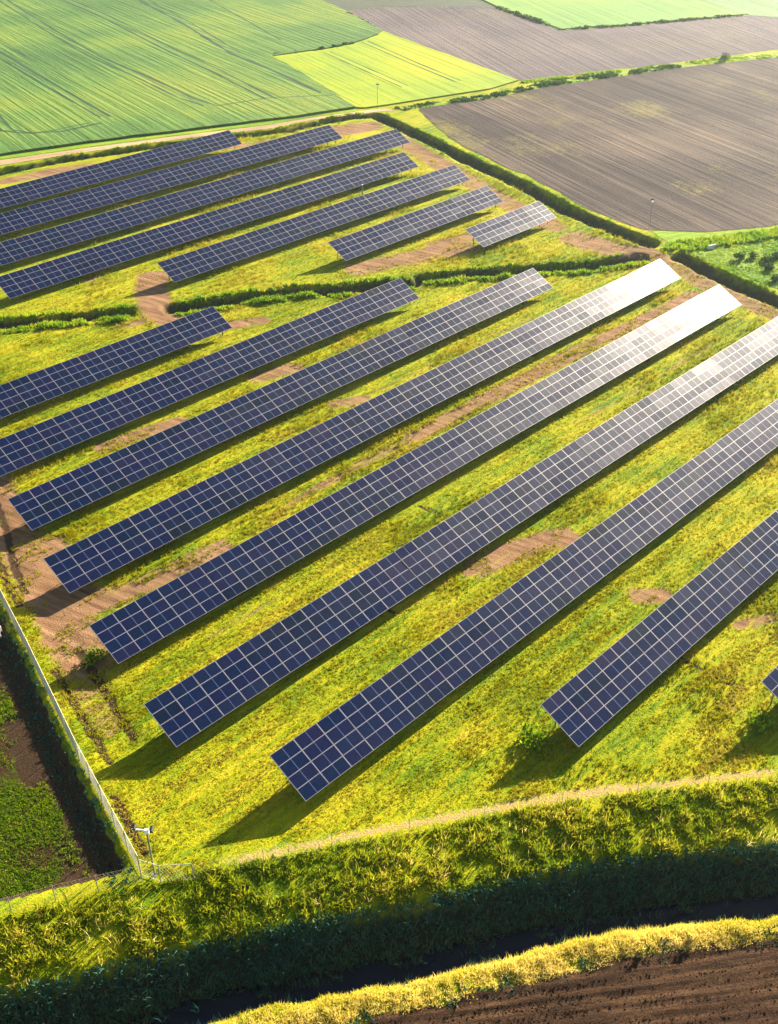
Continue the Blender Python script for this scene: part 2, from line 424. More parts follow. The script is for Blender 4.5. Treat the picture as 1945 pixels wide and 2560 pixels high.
CAPS_BARE = [  # (polyline, radius, strength)
    ([(76, 69.6), (92, 69.5), (110, 69.0), (130, 68.4)], 1.3, 0.95), ([(58, 69.6), (76, 69.6)], 0.8, 0.7),
    ([(33.5, 69.9), (37.0, 69.6), (41.3, 68.9), (48.5, 68.5)], 1.4, 1.0),
    ([(40.2, 97), (37.4, 87), (35.0, 78), (32.9, 70), (31.2, 64)], 2.3, 1.1), ([(30.2, 64), (28.6, 57)], 1.5, 0.62), ([(36.5, 83), (37.5, 80)], 2.2, 1.0), ([(34.5, 73.5), (36, 71)], 2.0, 1.0), ([(31.5, 68), (33, 64)], 2.0, 1.0),
    ([(51.5, 91.6), (57.1, 90.8), (60.2, 90.2)], 1.2, 1.0), ([(73.0, 92.0), (77.8, 91.0)], 1.3, 1.0), ([(74.6, 80.9), (77.8, 79.6)], 1.0, 0.95),
    ([(62.7, 49.8), (66.5, 49.0), (72.2, 47.0)], 1.5, 1.0), ([(69.6, 37.0), (70.8, 35.4)], 1.2, 0.95), ([(72.1, 28.7), (75.5, 26.9)], 0.7, 0.85),
    ([(104.5, 107.2), (113.9, 104.7), (121.5, 102.4)], 2.4, 1.0), ([(119, 106), (128.3, 103.6)], 1.5, 0.95),
    ([(155.7, 150.0), (146.4, 124.2), (140.9, 109.1), (137.7, 98.0)], 2.4, 0.9), ([(136, 92), (136.0, 86.5), (138.0, 79.6)], 3.0, 1.0), ([(137.5, 76), (134.0, 68.9), (132.6, 62.0), (130.5, 52)], 1.9, 0.85),
    ([(82.5, 126.0), (79.2, 121.6), (76.4, 117.0), (75.6, 113.4)], 2.3, 1.1), ([(70, 115.5), (76, 113.2)], 1.0, 0.7),
    ([(148.6, 160.5), (157.1, 158.0)], 3.2, 1.0), ([(80, 180), (89.7, 178.6), (98.1, 177.3), (106.0, 174.6)], 1.8, 0.95), ([(120, 170.8), (134.3, 164.6), (143.2, 163.0)], 1.5, 0.85),
    ([(80.2, 105.6), (83.6, 103.8)], 1.4, 0.95), ([(68, 107.5), (80, 104.8)], 0.6, 0.55),
    ([(100, 118), (135, 117.6)], 0.5, 0.55), ([(139.5, 81.0), (143.5, 78.5)], 1.7, 1.1),
    ([(76, 131), (78, 134)], 1.5, 0.7), ([(40, 59.5), (60, 59.3)], 0.35, 0.45), ([(90, 58.8), (118, 58.5)], 0.5, 0.5), ([(66, 80.0), (110, 79.6)], 0.4, 0.5), ([(62, 27.5), (63, 23)], 0.4, 0.5),
]
SAND = [([(27.5, 39.9), (34.4, 36.0), (40.8, 31.9), (46.6, 28.3), (50.6, 25.1), (58.9, 18.7)], 0.42, 1.0), ([(26.3, 40.9), (30, 38.9)], 0.6, 0.55), ([(45, 29.2), (50, 25.7)], 0.6, 1.0)]
RUTS = [([(28.9, 65.0), (27.9, 60.5), (26.3, 53.5)], 0.30), ([(31.6, 66), (30.6, 61.0), (29.0, 54.3)], 0.35), ([(38.5, 91.5), (36.2, 85), (33.8, 79.5), (32.6, 75.5)], 0.32), ([(36.5, 92), (34.4, 85.4), (32.0, 77.5), (31.2, 74.2)], 0.34), ([(34.3, 84.4), (31.5, 75)], 0.2), ([(24.7, 50.5), (23.3, 45.0)], 0.3),
        ([(64.9, 30.0), (65.1, 27.2), (65.4, 24.6)], 0.22), ([(61, 31.5), (64.9, 29.9)], 0.2), ([(52, 55), (53, 50.5)], 0.15), ([(66.5, 60), (66.8, 57.6)], 0.2)]

def caps(x, y, L):
    v = np.zeros(np.shape(x))
    for pts, r, s in L:
        d, _, _ = poly_dist(x, y, pts)
        v = np.maximum(v, s * (1 - sstep(0.55, 1.45, d / r)))
    return v

def axis(lo, hi, step, far):
    a = list(np.arange(lo, hi + step / 2, step))
    d = step
    while a[-1] < far:
        d *= 1.6; a.append(a[-1] + d)
    d = step
    while a[0] > -far:
        d *= 1.6; a.insert(0, a[0] - d)
    return np.array(a)
gx = axis(-6, 172, 0.45, 3000); gy = axis(-6, 194, 0.45, 3000)
X, Y = np.meshgrid(gx, gy)
Z = land(X, Y)
ny, nx = X.shape
idx = np.arange(nx * ny).reshape(ny, nx)
F = np.stack([idx[:-1, :-1], idx[:-1, 1:], idx[1:, 1:], idx[1:, :-1]], -1).reshape(-1, 4)
S_ = drain_s(X, Y)
soilL = sstep(0.05, 0.3, left_drop(X, Y, S_))  # low ground left of the fence takes the dark rut soil colour
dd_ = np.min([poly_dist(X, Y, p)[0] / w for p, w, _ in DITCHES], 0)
shadeD = 1 - sstep(0.75, 1.0, dd_)  # ditch hollows painted dark for their shaded banks
shade_tone = np.where(S_ > 3.0, sstep(4.6, 5.3, S_) * (1 - sstep(9.6, 10.4, S_)), 0)  # shade painted dark over the lower part of the drain
rut = np.zeros(X.shape)
for pts, w in RUTS:
    d, _, _ = poly_dist(X, Y, pts)
    rut = np.maximum(rut, 1 - sstep(0.5, 2.0, d / w))
farm_m = inside(X, Y, FARM)
Z = Z - rut * 0.10
bare = 0.95 * np.where(farm_m | (caps(X, Y, CAPS_BARE[-7:-6]) > 0), caps(X, Y, CAPS_BARE), 0)
me = np_mesh('ground', np.stack([X, Y, Z], -1).reshape(-1, 3), F, {'bare': bare.ravel(), 'sand': 0.8 * caps(X, Y, SAND).ravel(), 'rut': np.maximum(rut, soilL * 1.1).ravel(), 'shade_tone': np.maximum(shade_tone, 0.9 * shadeD).ravel()}, True)
tag(link('ground', me, M['ground']), kind='structure')

def slab(name, poly, m, z, skirt=0.0):
    """a flat sheet of land or crop; skirt gives a standing crop its height"""
    bm = bmesh.new()
    vs = [bm.verts.new((x, y, z)) for x, y in poly]
    f = bm.faces.new(vs)
    if f.normal.z < 0: f.normal_flip()
    bm.faces.ensure_lookup_table()
    if skirt:
        lo = [bm.verts.new((x, y, z - skirt)) for x, y in poly]
        n = len(poly)
        for i in range(n):
            bm.faces.new((vs[i], vs[(i + 1) % n], lo[(i + 1) % n], lo[i]))
    bmesh.ops.recalc_face_normals(bm, faces=bm.faces[:])
    bmesh.ops.triangulate(bm, faces=[q for q in bm.faces if len(q.verts) > 4])
    me = bpy.data.meshes.new(name); bm.to_mesh(me); bm.free()
    return tag(link(name, me, m), kind='structure')

def wavy(pts, step=3.0, amp=0.35, seed=1):
    p = resample(pts, step)
    o = (np.stack([vnoise(p[:, 0], p[:, 1], 4.0, seed), vnoise(p[:, 0], p[:, 1], 4.0, seed + 5)], -1) - 0.5) * 2 * amp
    o[0] = 0; o[-1] = 0
    return [tuple(q) for q in p + o]

# field outlines (true ground positions)
A_LOW = [(20, 214), (95.6, 191.8), (112.1, 187.0), (128.7, 180.8), (142.5, 175.8), (151.6, 172.4), (160.7, 169.8), (164.4, 169.0)]
A_B = [(164.4, 169.0), (166.0, 173.5), (169.5, 180.5), (183.2, 216.6)]
A_B2 = [(183.2, 216.6), (198.3, 213.2), (207.3, 213.2), (218.8, 216.0), (222.9, 219.0)]
A_D = [(222.9, 219.0), (228.8, 231.5), (235.4, 246.0), (243.0, 265.0), (330, 480)]
slab('crop_field', wavy(A_LOW) + wavy(A_B)[1:] + wavy(A_B2)[1:] + wavy(A_D, 6)[1:] + [(60, 560), (-60, 300)], M['crop'], 0.40, 0.45)
B_R = [(223.2, 218.6), (214.8, 190.3), (206.2, 159.6)]
slab('bright_field', wavy([(183.3, 216.3), (198.3, 212.9), (207.3, 212.9), (218.8, 215.7), (223.2, 218.6)], 3, .35, 1)[1:] + wavy(B_R)[1:] + [(196, 159.2), (180, 163.5), (170.8, 165.8), (165.6, 167.6)] + [(164.7, 169.0)] + wavy(A_B)[1:], M['bright_crop'], 0.22, 0.27)
slab('ploughed_field', [(223.4, 218.3), (235.6, 245.6), (247.9, 243.2), (270.2, 218.2), (257.8, 185.9), (273.9, 177.4), (310.9, 161.4), (316, 146), (296, 128), (275.9, 134.4), (250.4, 143.0), (232.7, 149.0), (206.6, 158.9), (215.1, 190.3)], M['plough_far'], 0.012)
slab('stubble_field', [(235.8, 246.0), (248.0, 243.6), (270.0, 218.9), (330, 330), (340, 480), (331, 480), (243.4, 265.0)], M['dark_field'], 0.016)
slab('far_field', wavy([(270.5, 218.5), (257.9, 186.3)], 4, .3, 3) + wavy([(257.9, 186.3), (273.9, 177.8), (310.9, 161.9)], 4, .3, 4)[1:] + [(321.6, 183.7), (370, 300), (330.5, 329)], M['far_crop'], 0.30, 0.33)
slab('distant_field', [(311.3, 161.6), (322.0, 183.6), (371, 300), (480, 200), (430, 60), (316.6, 146.4)], M['far_crop2'], 0.02)
G_L = [(172.4, 158.6), (166.8, 150.0), (159.6, 135.0), (154.6, 117.1), (148.4, 100.3), (146.4, 91.0), (146.0, 86.6)]
slab('brown_field', [(174.5, 159.4), (191.2, 153.8), (205.5, 151.9), (225.9, 145.8), (244.3, 140.0), (266.7, 130.6), (310, 108), (290, 40), (160.9, 73.6), (151.7, 79.4)] + wavy(G_L, 2.5, .7, 6)[::-1], M['plough'], 0.01)
slab('sandy_track', [(20, 206.5), (60, 195), (93.6, 186.4), (110.0, 182.0), (127.0, 176.4), (143.9, 169.6), (152, 168.8), (163.6, 164.6), (166.6, 163.4), (169.4, 161.6), (168.6, 164.4), (163.8, 166.6), (151.6, 170.6), (143.9, 172.0), (127.0, 178.6), (110.0, 184.5), (93.8, 189.4), (60, 198.5), (20, 210)], M['sandy_path'], 0.008)
slab('field_verge', wavy([(20, 210.4), (60, 199), (93.8, 189.9), (110, 185.0), (127, 179.1), (143.9, 172.5), (152, 171.0), (163.6, 167.2)], 3, .2, 8) + wavy([(164.2, 168.5), (160.7, 169.2), (151.6, 171.8), (142.5, 175.2), (128.7, 180.2), (112.1, 186.4), (95.6, 191.2), (20, 213.4)], 3, .1, 9), M['verge'], 0.008)
slab('rough_pasture', [(142.4, 77.2), (147.0, 74.0), (160.0, 68.0), (175, 60), (160, 20), (137.5, 25), (136.8, 45), (139.0, 59.0), (139.8, 65), (141.4, 70.5)], M['pasture'], 0.012)
slab('grass_strip', [(143.2, 80.0), (146.2, 86.0), (151.6, 79.0), (160.8, 73.2), (290, 39.6), (285, 34), (176, 60.5), (160.2, 68.4), (147.2, 74.4), (143.2, 77.4)], M['verge'], 0.006)
# left field outside the fence and the ploughed land in front
slab('weedy_field', wavy([(5.2, 53.2), (14.0, 48.3), (18.0, 46.3)], 1.5, .15, 3) + wavy([(18.3, 47.2), (19.9, 51.0), (20.9, 56.0), (24.3, 69.0), (26.3, 77.4), (32.8, 102), (40, 127)], 2, .3, 4) + [(-10, 140), (-40, 90)], M['weedy'], -LEFT_LOW + 0.03)

# furrowed field in front, ridged for real
px0, px1, py0, py1 = 16, 80, -26, 26
fx = np.arange(px0, px1, 0.16); fy = np.arange(py0, py1, 0.16)
PX, PY = np.meshgrid(fx, fy)
ps = drain_s(PX, PY)
keep = (ps > 12.0 + 0.9 * (fbm(PX, PY, 1.6, 41) - 0.5)) & (ps < 26)
c_, s_ = math.cos(HF), math.sin(HF)
across = -PX * s_ + PY * c_ + 0.25 * (fbm(PX, PY, 5, 44) - 0.5)
PZ = 0.12 + 0.05 * np.sin(across * 2 * np.pi / 0.85) + 0.025 * np.sin(across * 2 * np.pi / 2.6 + 1) + 0.07 * (fbm(PX, PY, 0.5, 55, 3) - 0.5) + 0.10 * (fbm(PX * c_ + PY * s_, across * 8, 3.0, 57, 3) - 0.5)
ii = np.arange(PX.size).reshape(PX.shape)
FF = np.stack([ii[:-1, :-1], ii[:-1, 1:], ii[1:, 1:], ii[1:, :-1]], -1).reshape(-1, 4)
FF = FF[keep.ravel()[FF].all(1)]
used, inv = np.unique(FF, return_inverse=True)
me = np_mesh('furrowed_field', np.stack([PX, PY, PZ], -1).reshape(-1, 3)[used], inv.reshape(-1, 4), None, True)
tag(link('furrowed_field', me, M['furrow']), kind='structure')

def clods(name, P, r, m, label):
    """loose lumps of earth: squashed octahedra"""
    n = len(P)
    base = np.array([(1, 0, 0), (0, 1, 0), (-1, 0, 0), (0, -1, 0), (0, 0, .8), (0, 0, -.6)])
    V = P[:, None, :] + base[None] * (r[:, None] * rng.uniform(0.6, 1.3, (n, 6)))[:, :, None]
    f = np.array([(0, 1, 4), (1, 2, 4), (2, 3, 4), (3, 0, 4), (1, 0, 5), (2, 1, 5), (3, 2, 5), (0, 3, 5)])
    F_ = (np.arange(n)[:, None, None] * 6 + f[None]).reshape(-1, 3)
    o = link(name, np_mesh(name, V.reshape(-1, 3), F_), m)
    return tag(o, label, 'soil', None, 'stuff')
cx_, cy_ = rng.uniform(24, 66, 60000), rng.uniform(-10, 26, 60000)
cs_ = drain_s(cx_, cy_)
kk = (cs_ > 12.2) & (cs_ < 24) & frustum(cx_, cy_, 40) & (rng.random(60000) < 0.25 + 0.75 * sstep(0.4, 0.6, fbm(cx_ * c_ + cy_ * s_, (-cx_ * s_ + cy_ * c_) * 6, 3.0, 59, 2)))
cx_, cy_ = cx_[kk], cy_[kk]
clods('soil_clod', np.c_[cx_, cy_, np.full(len(cx_), 0.13)], 0.025 + 0.055 * rng.random(len(cx_)) ** 2, M['furrow'], 'loose brown clods lying over the furrowed field')
# water of the front drain
e = resample(EDGE, 1.0)
dirs = np.gradient(e, axis=0); dirs /= np.linalg.norm(dirs, axis=1)[:, None]
nrm = np.stack([dirs[:, 1], -dirs[:, 0]], -1)
wa = e + nrm * 6.2; wb = e + nrm * 9.5
V = np.concatenate([np.c_[wa, np.full(len(e), WATER_Z)], np.c_[wb, np.full(len(e), WATER_Z)]])
k = np.arange(len(e) - 1); n_ = len(e)
me = np_mesh('water', V, np.stack([k + n_, k + n_ + 1, k + 1, k], -1))
tag(link('water', me, M['water']), kind='structure')

# wheel tracks through the crop
def strip(name, pts, w, m, z, seed=0):
    p = resample(pts, 1.5)
    t = np.gradient(p, axis=0); t /= np.linalg.norm(t, axis=1)[:, None]
    q = np.stack([-t[:, 1], t[:, 0]], -1)
    ww = 1.0 * w * (0.45 + 0.9 * vnoise(p[:, 0], p[:, 1], 5.0, 90 + seed))[:, None] / 2
    V = np.concatenate([np.c_[p - q * ww, np.full(len(p), z)], np.c_[p + q * ww, np.full(len(p), z)]])
    k = np.arange(len(p) - 1); n = len(p)
    return tag(link(name, np_mesh(name, V, np.stack([k, k + 1, k + n + 1, k + n], -1)), m), kind='structure')
TRAM = [([(139.5, 266.8), (132.3, 234.4), (124.6, 198.2)], 0.75), ([(137.3, 266.8), (130.1, 234.4), (122.9, 199.0)], 0.7),
        ([(174.1, 327.5), (160.6, 280.4), (151.1, 244.5), (147.4, 220.6), (143.2, 200.8), (142.8, 191.5)], 0.6), ([(176.3, 327.0), (162.8, 280.0), (153.3, 244.0), (149.6, 220.0), (145.2, 198.2), (144.8, 189.2)], 0.7),
        ([(188.5, 318.2), (180.8, 283.9), (167.9, 236.2), (163.1, 215.6), (155.4, 186.6)], 0.7), ([(190.6, 317.6), (182.9, 283.3), (170.0, 235.6), (165.2, 215.0), (157.0, 185.2)], 0.6),
        ([(204.4, 302.1), (190.7, 260.6), (177.4, 224.8), (173.9, 207.9), (167.0, 182.2)], 0.9), ([(206.6, 301.5), (192.9, 260.0), (179.6, 224.2)], 0.5),
        ([(118, 246), (113.6, 229), (109.4, 214.2), (106.2, 203.8), (107.4, 198.6)], 0.7), ([(115.8, 246), (111.4, 229), (107.2, 214.2), (104.2, 204.8), (106.4, 200.0), (112.2, 195.8), (121.0, 195.6)], 0.8), ([(107.4, 198.6), (112, 197.6), (119, 197.4)], 0.5),
        ([(220, 290), (207, 256), (196, 228)], 0.5), ([(112, 260), (104, 232), (99, 212)], 0.5), ([(160, 330), (148, 285), (140, 252)], 0.4), ([(145.0, 189.4), (156, 187.0), (168, 178.6)], 0.5)]
for i, (pts, w) in enumerate(TRAM): strip('wheel_track', pts, w, M['tramline'], 0.405, i)
for i, (pts, w) in enumerate([([(209.6, 213.0), (200.4, 186), (195.0, 168.5)], 0.5), ([(211.4, 212.4), (202.0, 185.6), (196.6, 168.2)], 0.4), ([(194.6, 210.8), (183.1, 173.5)], 0.4), ([(196.4, 210.4), (185.0, 173.4)], 0.35)]):
    strip('wheel_track', pts, w, M['bright_track'] if 'bright_track' in M else M['tramline'], 0.225, 40 + i)

# ------------------------------------------------------------------ grass, reeds and weeds (uncountable)
def tufts(name, P, H, nb, m, label, cat='grass', rad=0.12, width=0.05, lean=0.35, tint=None, sun_lean=None, parent=None):
    """P (n,3) feet, H heights, nb blades per tuft, each a tapering blade with two faces bent at mid height"""
    n = len(P)
    if n == 0: return None
    P = np.repeat(P, nb, 0); H = np.repeat(H, nb) * rng.uniform(0.55, 1.1, n * nb)
    t = np.repeat(rng.random(n) if tint is None else tint, nb)
    t = np.clip(t + rng.normal(0, 0.13, n * nb), 0, 1)
    a = rng.uniform(0, 2 * np.pi, n * nb); rr = rad * np.sqrt(rng.random(n * nb))
    b = P + np.c_[np.cos(a) * rr, np.sin(a) * rr, np.zeros(n * nb)]
    la = rng.uniform(0, 2 * np.pi, n * nb); ln = H * lean * rng.uniform(0.3, 1.3, n * nb)
    wa = rng.uniform(0, np.pi, n * nb); w = width * rng.uniform(0.6, 1.4, n * nb)
    side = np.c_[np.cos(wa) * w, np.sin(wa) * w, np.zeros(n * nb)]
    bend = np.c_[np.cos(la) * ln, np.sin(la) * ln, H]
    mid = b + bend * np.array([0.35, 0.35, 0.62])
    tip = b + bend
    V = np.stack([b - side * .5, b + side * .5, mid + side * .55, mid - side * .55, tip], 1).reshape(-1, 3)
    k = np.arange(n * nb) * 5
    T = np.concatenate([np.stack([k, k + 1, k + 2], -1), np.stack([k, k + 2, k + 3], -1), np.stack([k + 3, k + 2, k + 4], -1)])
    me = np_mesh(name, V, T, {'tint': np.repeat(t, 5)})
    o = link(name, me, m, parent)
    if parent is None: tag(o, label, cat, None, 'stuff')
    return o

def scatter(x0, x1, y0, y1, dens):
    n = int((x1 - x0) * (y1 - y0) * dens)
    return rng.uniform(x0, x1, n), rng.uniform(y0, y1, n)

def feet(x, y): return np.c_[x, y, land(x, y) - 0.03]

def along(pts, d0, d1, dens):
    """random feet beside a polyline between offsets d0..d1 (left of travel is +)"""
    p = resample(pts, 0.5)
    t = np.gradient(p, axis=0); t /= np.linalg.norm(t, axis=1)[:, None]
    q = np.stack([-t[:, 1], t[:, 0]], -1)
    n = int(len(p) * 0.5 * abs(d1 - d0) * dens)
    i = rng.integers(0, len(p), n); f = rng.uniform(-0.3, 0.3, n)[:, None]; o = rng.uniform(min(d0, d1), max(d0, d1), n)[:, None]
    r = p[i] + t[i] * f + q[i] * o
    return r[:, 0], r[:, 1]

# mown meadow between the solar rows
x, y = scatter(18, 150, 8, 170, 40)
dist = np.sqrt(x * x + y * y + 3600.0)
k = inside(x, y, FARM) & frustum(x, y) & (drain_s(x, y) < -0.2)
k &= rng.random(len(x)) < np.clip((92.0 / dist) ** 2.2, 0.10, 1)
x, y = x[k], y[k]
bz = 0.78 * caps(x, y, CAPS_BARE) + 1.3 * (fbm(x * 0.3, y, 0.9, 5) - 0.5)
sz = caps(x, y, SAND)
dl = np.min([poly_dist(x, y, p)[0] / w for p, w, _ in DITCHES], 0)
k = (bz < 0.66) & (sz + 0.9 * (fbm(x, y, 0.9, 6) - 0.5) < 0.5) & (dl > 0.9)
x, y = x[k], y[k]
dist = np.sqrt(x * x + y * y + 3600.0)
streak = fbm(x * 0.10, y * 1.0, 0.75, 21, 3); patch = fbm(x, y, 7.0, 23, 3)
k = rng.random(len(x)) < 0.35 + 1.1 * (streak - 0.3)
x, y, dist, streak, patch = x[k], y[k], dist[k], streak[k], patch[k]
sc = (dist / 85.0) ** 0.8
tufts('meadow_grass', feet(x, y), (0.05 + 0.16 * streak + 0.16 * sstep(0.52, 0.68, patch)) * sc, 4, M['meadow_blade'], 'short yellow green grass growing between the solar rows', 'grass', 0.12, 0.045, 0.9, np.clip(0.36 + 2.3 * (streak - 0.5) + 0.5 + 0.3 * (rng.random(len(x)) - .5), 0, 1))

# bank of the front drain: rough lit grass, grass with shade put in its colour, dry crest
E2 = [p for p in EDGE if -5 < p[0] < 76]
x, y = along(E2, 0.35, -4.7, 26); k = frustum(x, y, 40); x, y = x[k], y[k]
cl = 0.6 * fbm(x, y, 1.5, 61, 3) + 0.4 * fbm(x, y, 0.55, 63, 2)
k = rng.random(len(x)) < sstep(0.30, 0.52, cl) * 0.85 + 0.15
x, y, cl = x[k], y[k], cl[k]
tufts('bank_grass', feet(x, y), 0.16 + 1.5 * np.clip(cl - 0.36, 0, 1) + 0.35 * (rng.random(len(x)) > 0.97), 6, M['bank_blade'], 'rough sunlit grass on the upper bank of the front ditch', 'grass', 0.2, 0.06, 0.55, np.clip(0.05 + 1.5 * (cl - 0.3) + 0.6 * (rng.random(len(x)) - .4), 0, 1))
x, y = along(E2, -0.5, -4.6, 1.6); k = frustum(x, y, 40) & (fbm(x, y, 2.6, 67, 2) > 0.46); x, y = x[k], y[k]
tufts('dead_stem', feet(x, y), 0.5 + 0.5 * rng.random(len(x)), 5, M['dry_blade'], 'pale dead stems scattered over the sunlit ditch bank', 'grass', 0.25, 0.025, 0.7)
px, py = zip(along(E2, -6.4, -7.9, 9), along(E2, -8.9, -9.7, 7))
x = np.concatenate(px); y = np.concatenate(py); k = frustum(x, y, 40) & (fbm(x, y, 2.4, 69, 2) > 0.5); x, y = x[k], y[k]
tufts('reed', np.c_[x, y, np.maximum(land(x, y), WATER_Z - 0.2)], 0.45 + 0.6 * rng.random(len(x)), 6, M['shade_blade'], 'dark reeds standing along the water of the front ditch', 'reeds', 0.2, 0.04, 0.5)
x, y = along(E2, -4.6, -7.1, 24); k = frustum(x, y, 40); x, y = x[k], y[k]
tufts('shade_toned_grass', feet(x, y), 0.3 + 0.4 * rng.random(len(x)), 6, M['shade_blade'], 'grass coloured dark for shade on the lower bank above the water', 'grass', 0.22, 0.05, 0.8)
x, y = along(E2, -9.3, -12.3, 60); k = frustum(x, y, 60); x, y = x[k], y[k]
sx = drain_s(x, y)
hh = np.interp(sx, [9.0, 10.2, 11.0, 12.0, 12.3], [0.25, 0.42, 0.45, 0.45, 0.35])
tufts('dry_grass', feet(x, y), hh * (0.15 + 2.2 * np.clip(0.6 * fbm(x, y, 1.3, 66, 2) + 0.4 * fbm(x, y, 0.4, 68, 2) - 0.22, 0, 1)), 6, M['dry_blade'], 'tall yellow seeding grass on the crest beside the furrowed field', 'grass', 0.2, 0.03, 0.6, np.clip(0.1 + 0.5 * rng.random(len(x)) + 0.4 * np.clip((sx - 9.8) / 2.2, 0, 1), 0, 1))
x, y = along(E2, -11.4, -12.8, 5); k = frustum(x, y, 60) & (fbm(x, y, 2.0, 71) > 0.5); x, y = x[k], y[k]
tufts('edge_weed', feet(x, y), 0.2 + 0.3 * rng.random(len(x)), 8, M['shade_blade'], 'low green weeds along the edge of the furrowed field', 'weeds', 0.25, 0.07, 0.8)  # weeds coloured dark for the shadow below the crest

# weeds in the left field
x, y = scatter(2, 30, 44, 82, 60)
k = frustum(x, y, 40) & (drain_s(x, y) < -1.2) & (poly_dist(x, y, FENCE_L)[0] > 2.6) & ~inside(x, y, FARM) & (left_drop(x, y) > LEFT_LOW * 0.5)
m_ = 0.55 * fbm(x, y, 3.6, 19, 4) + 0.28 * np.exp(-((x - 18.3) ** 2 + (y - 55) ** 2) / 16) + 0.18 * np.exp(-((x - 16.5) ** 2 + (y - 49) ** 2) / 5) + 0.16
k &= (m_ + 0.15 * (rng.random(len(x)) - 0.5) > 0.49)
x, y = x[k], y[k]
tufts('field_weed', np.c_[x, y, np.full(len(x), -LEFT_LOW)], 0.05 + 0.15 * rng.random(len(x)), 6, M['weed_blade'], 'green weeds growing in patches over the brown left field', 'weeds', 0.16, 0.045, 1.0)

# vegetation on the rims of the perimeter and middle ditches
def gather(parts):
    X_, Y_, H_ = [], [], []
    for pts, d0, d1, dn, h in parts:
        x, y = along(pts, d0, d1, dn)
        k = frustum(x, y, 40) & (caps(x, y, CAPS_BARE[-7:-6]) < 0.4) & (drain_s(x, y) < 0)
        X_.append(x[k]); Y_.append(y[k]); H_.append(np.full(k.sum(), h))
    return np.concatenate(X_), np.concatenate(Y_), np.concatenate(H_)
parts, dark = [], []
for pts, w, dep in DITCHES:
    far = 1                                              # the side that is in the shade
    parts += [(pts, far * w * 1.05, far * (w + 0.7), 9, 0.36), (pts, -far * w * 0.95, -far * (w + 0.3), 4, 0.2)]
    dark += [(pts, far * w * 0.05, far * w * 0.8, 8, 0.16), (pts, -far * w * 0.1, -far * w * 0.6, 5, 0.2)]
dark.append(([p for p in FENCE_L if p[1] < 110], 0.15, 2.0, 10, 0.2))  # grass with painted-in shade along the left fence too
x, y, h = gather(parts)
hv = fbm(x, y, 2.6, 91, 3)
k = rng.random(len(x)) < sstep(0.28, 0.55, hv)
x, y, h, hv = x[k], y[k], h[k], hv[k]
tufts('ditch_grass', feet(x, y), h * (0.2 + 2.6 * np.clip(hv - 0.3, 0, 1)), 7, M['verge_blade'], 'lush green grass lining the narrow field ditches', 'grass', 0.25, 0.08, 0.6)
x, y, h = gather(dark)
tufts('shaded_grass', feet(x, y), h * (0.5 + 0.9 * fbm(x, y, 2.0, 92)), 6, M['shade_blade'], 'grass coloured dark green for shade on the narrow ditch banks', 'grass', 0.25, 0.07, 0.8)
# lusher growth along the middle ditch, in front of its dark bank
px, py = [], []
for pts in (MID_A, MID_B, MID_C):
    x, y = along(pts, -1.2, -2.8, 12); px.append(x); py.append(y)
    x, y = along(pts, 1.5, 2.3, 6); px.append(x); py.append(y)
x = np.concatenate(px); y = np.concatenate(py)
hv = fbm(x, y, 2.2, 93, 3)
k = frustum(x, y, 40) & (rng.random(len(x)) < sstep(0.3, 0.55, hv)); x, y, hv = x[k], y[k], hv[k]
tufts('reed_grass', feet(x, y), 0.1 + 1.5 * np.clip(hv - 0.3, 0, 1), 8, M['verge_blade'], 'thick bright green growth beside the middle ditch', 'grass', 0.3, 0.10, 0.5)
# strip between brown field and pasture, pasture tussocks
px, py = scatter(140, 176, 24, 90, 5)
k = frustum(px, py, 40) & ~inside(px, py, FARM) & (poly_dist(px, py, RIGHT_D2)[0] > 1.6)
band, sgn, _ = poly_dist(px, py, [(143.6, 79.5), (151.6, 75.6), (160.5, 71.0), (176, 64)])
sb = k & (band < np.where(sgn > 0, 1.2, 2.6)); x, y = px[sb], py[sb]
tufts('strip_grass', np.c_[x, y, np.zeros(len(x))], 0.3 + 0.55 * fbm(x, y, 2.0, 12), 9, M['verge_blade'], 'tall bright grass between the brown field and the pasture', 'grass', 0.35, 0.12, 0.5, np.clip(0.35 + 0.8 * (0.5 - 0.2 * band[sb] + 0.5 * rng.random(len(x)) - .2), 0, 1))
low = k & (band > 2.4) & (px < 175) & (sgn < 0)
x, y = px[low], py[low]
tufts('pasture_grass', np.c_[x, y, np.zeros(len(x))], 0.06 + 0.14 * fbm(x, y, 3.0, 13), 6, M['verge_blade'], 'tussocky green pasture grass right of the ditch', 'grass', 0.35, 0.13, 0.8)

# ------------------------------------------------------------------ shrubs and hedges (countable)
def bush_mesh(w, h, n=420, seed=0):
    r_ = np.random.default_rng(seed)
    k = 7
    cx = r_.uniform(-0.55, 0.55, k) * w / 2; cy = r_.uniform(-0.55, 0.55, k) * w / 2; cz = r_.uniform(0.25, 0.75, k) * h; cr = r_.uniform(0.22, 0.42, k) * w
    i = r_.integers(0, k, n)
    d = r_.normal(size=(n, 3)); d /= np.linalg.norm(d, axis=1)[:, None]
    p = np.c_[cx[i], cy[i], cz[i]] + d * (cr[i] * r_.uniform(0.5, 1.0, n))[:, None] * np.array([1, 1, 0.75])
    p[:, 2] = np.clip(p[:, 2], 0.02, h)
    s = r_.uniform(0.06, 0.16, n) * (w / 1.5) ** 0.5
    u = r_.normal(size=(n, 3)); u /= np.linalg.norm(u, axis=1)[:, None]
    v = np.cross(u, r_.normal(size=(n, 3))); v /= np.linalg.norm(v, axis=1)[:, None]
    V = np.stack([p - u * s[:, None], p + v * s[:, None] * .6, p + u * s[:, None], p - v * s[:, None] * .6], 1).reshape(-1, 3)
    return np_mesh('foliage', V, np.arange(n * 4).reshape(-1, 4), {'tint': np.repeat(r_.random(n), 4)})
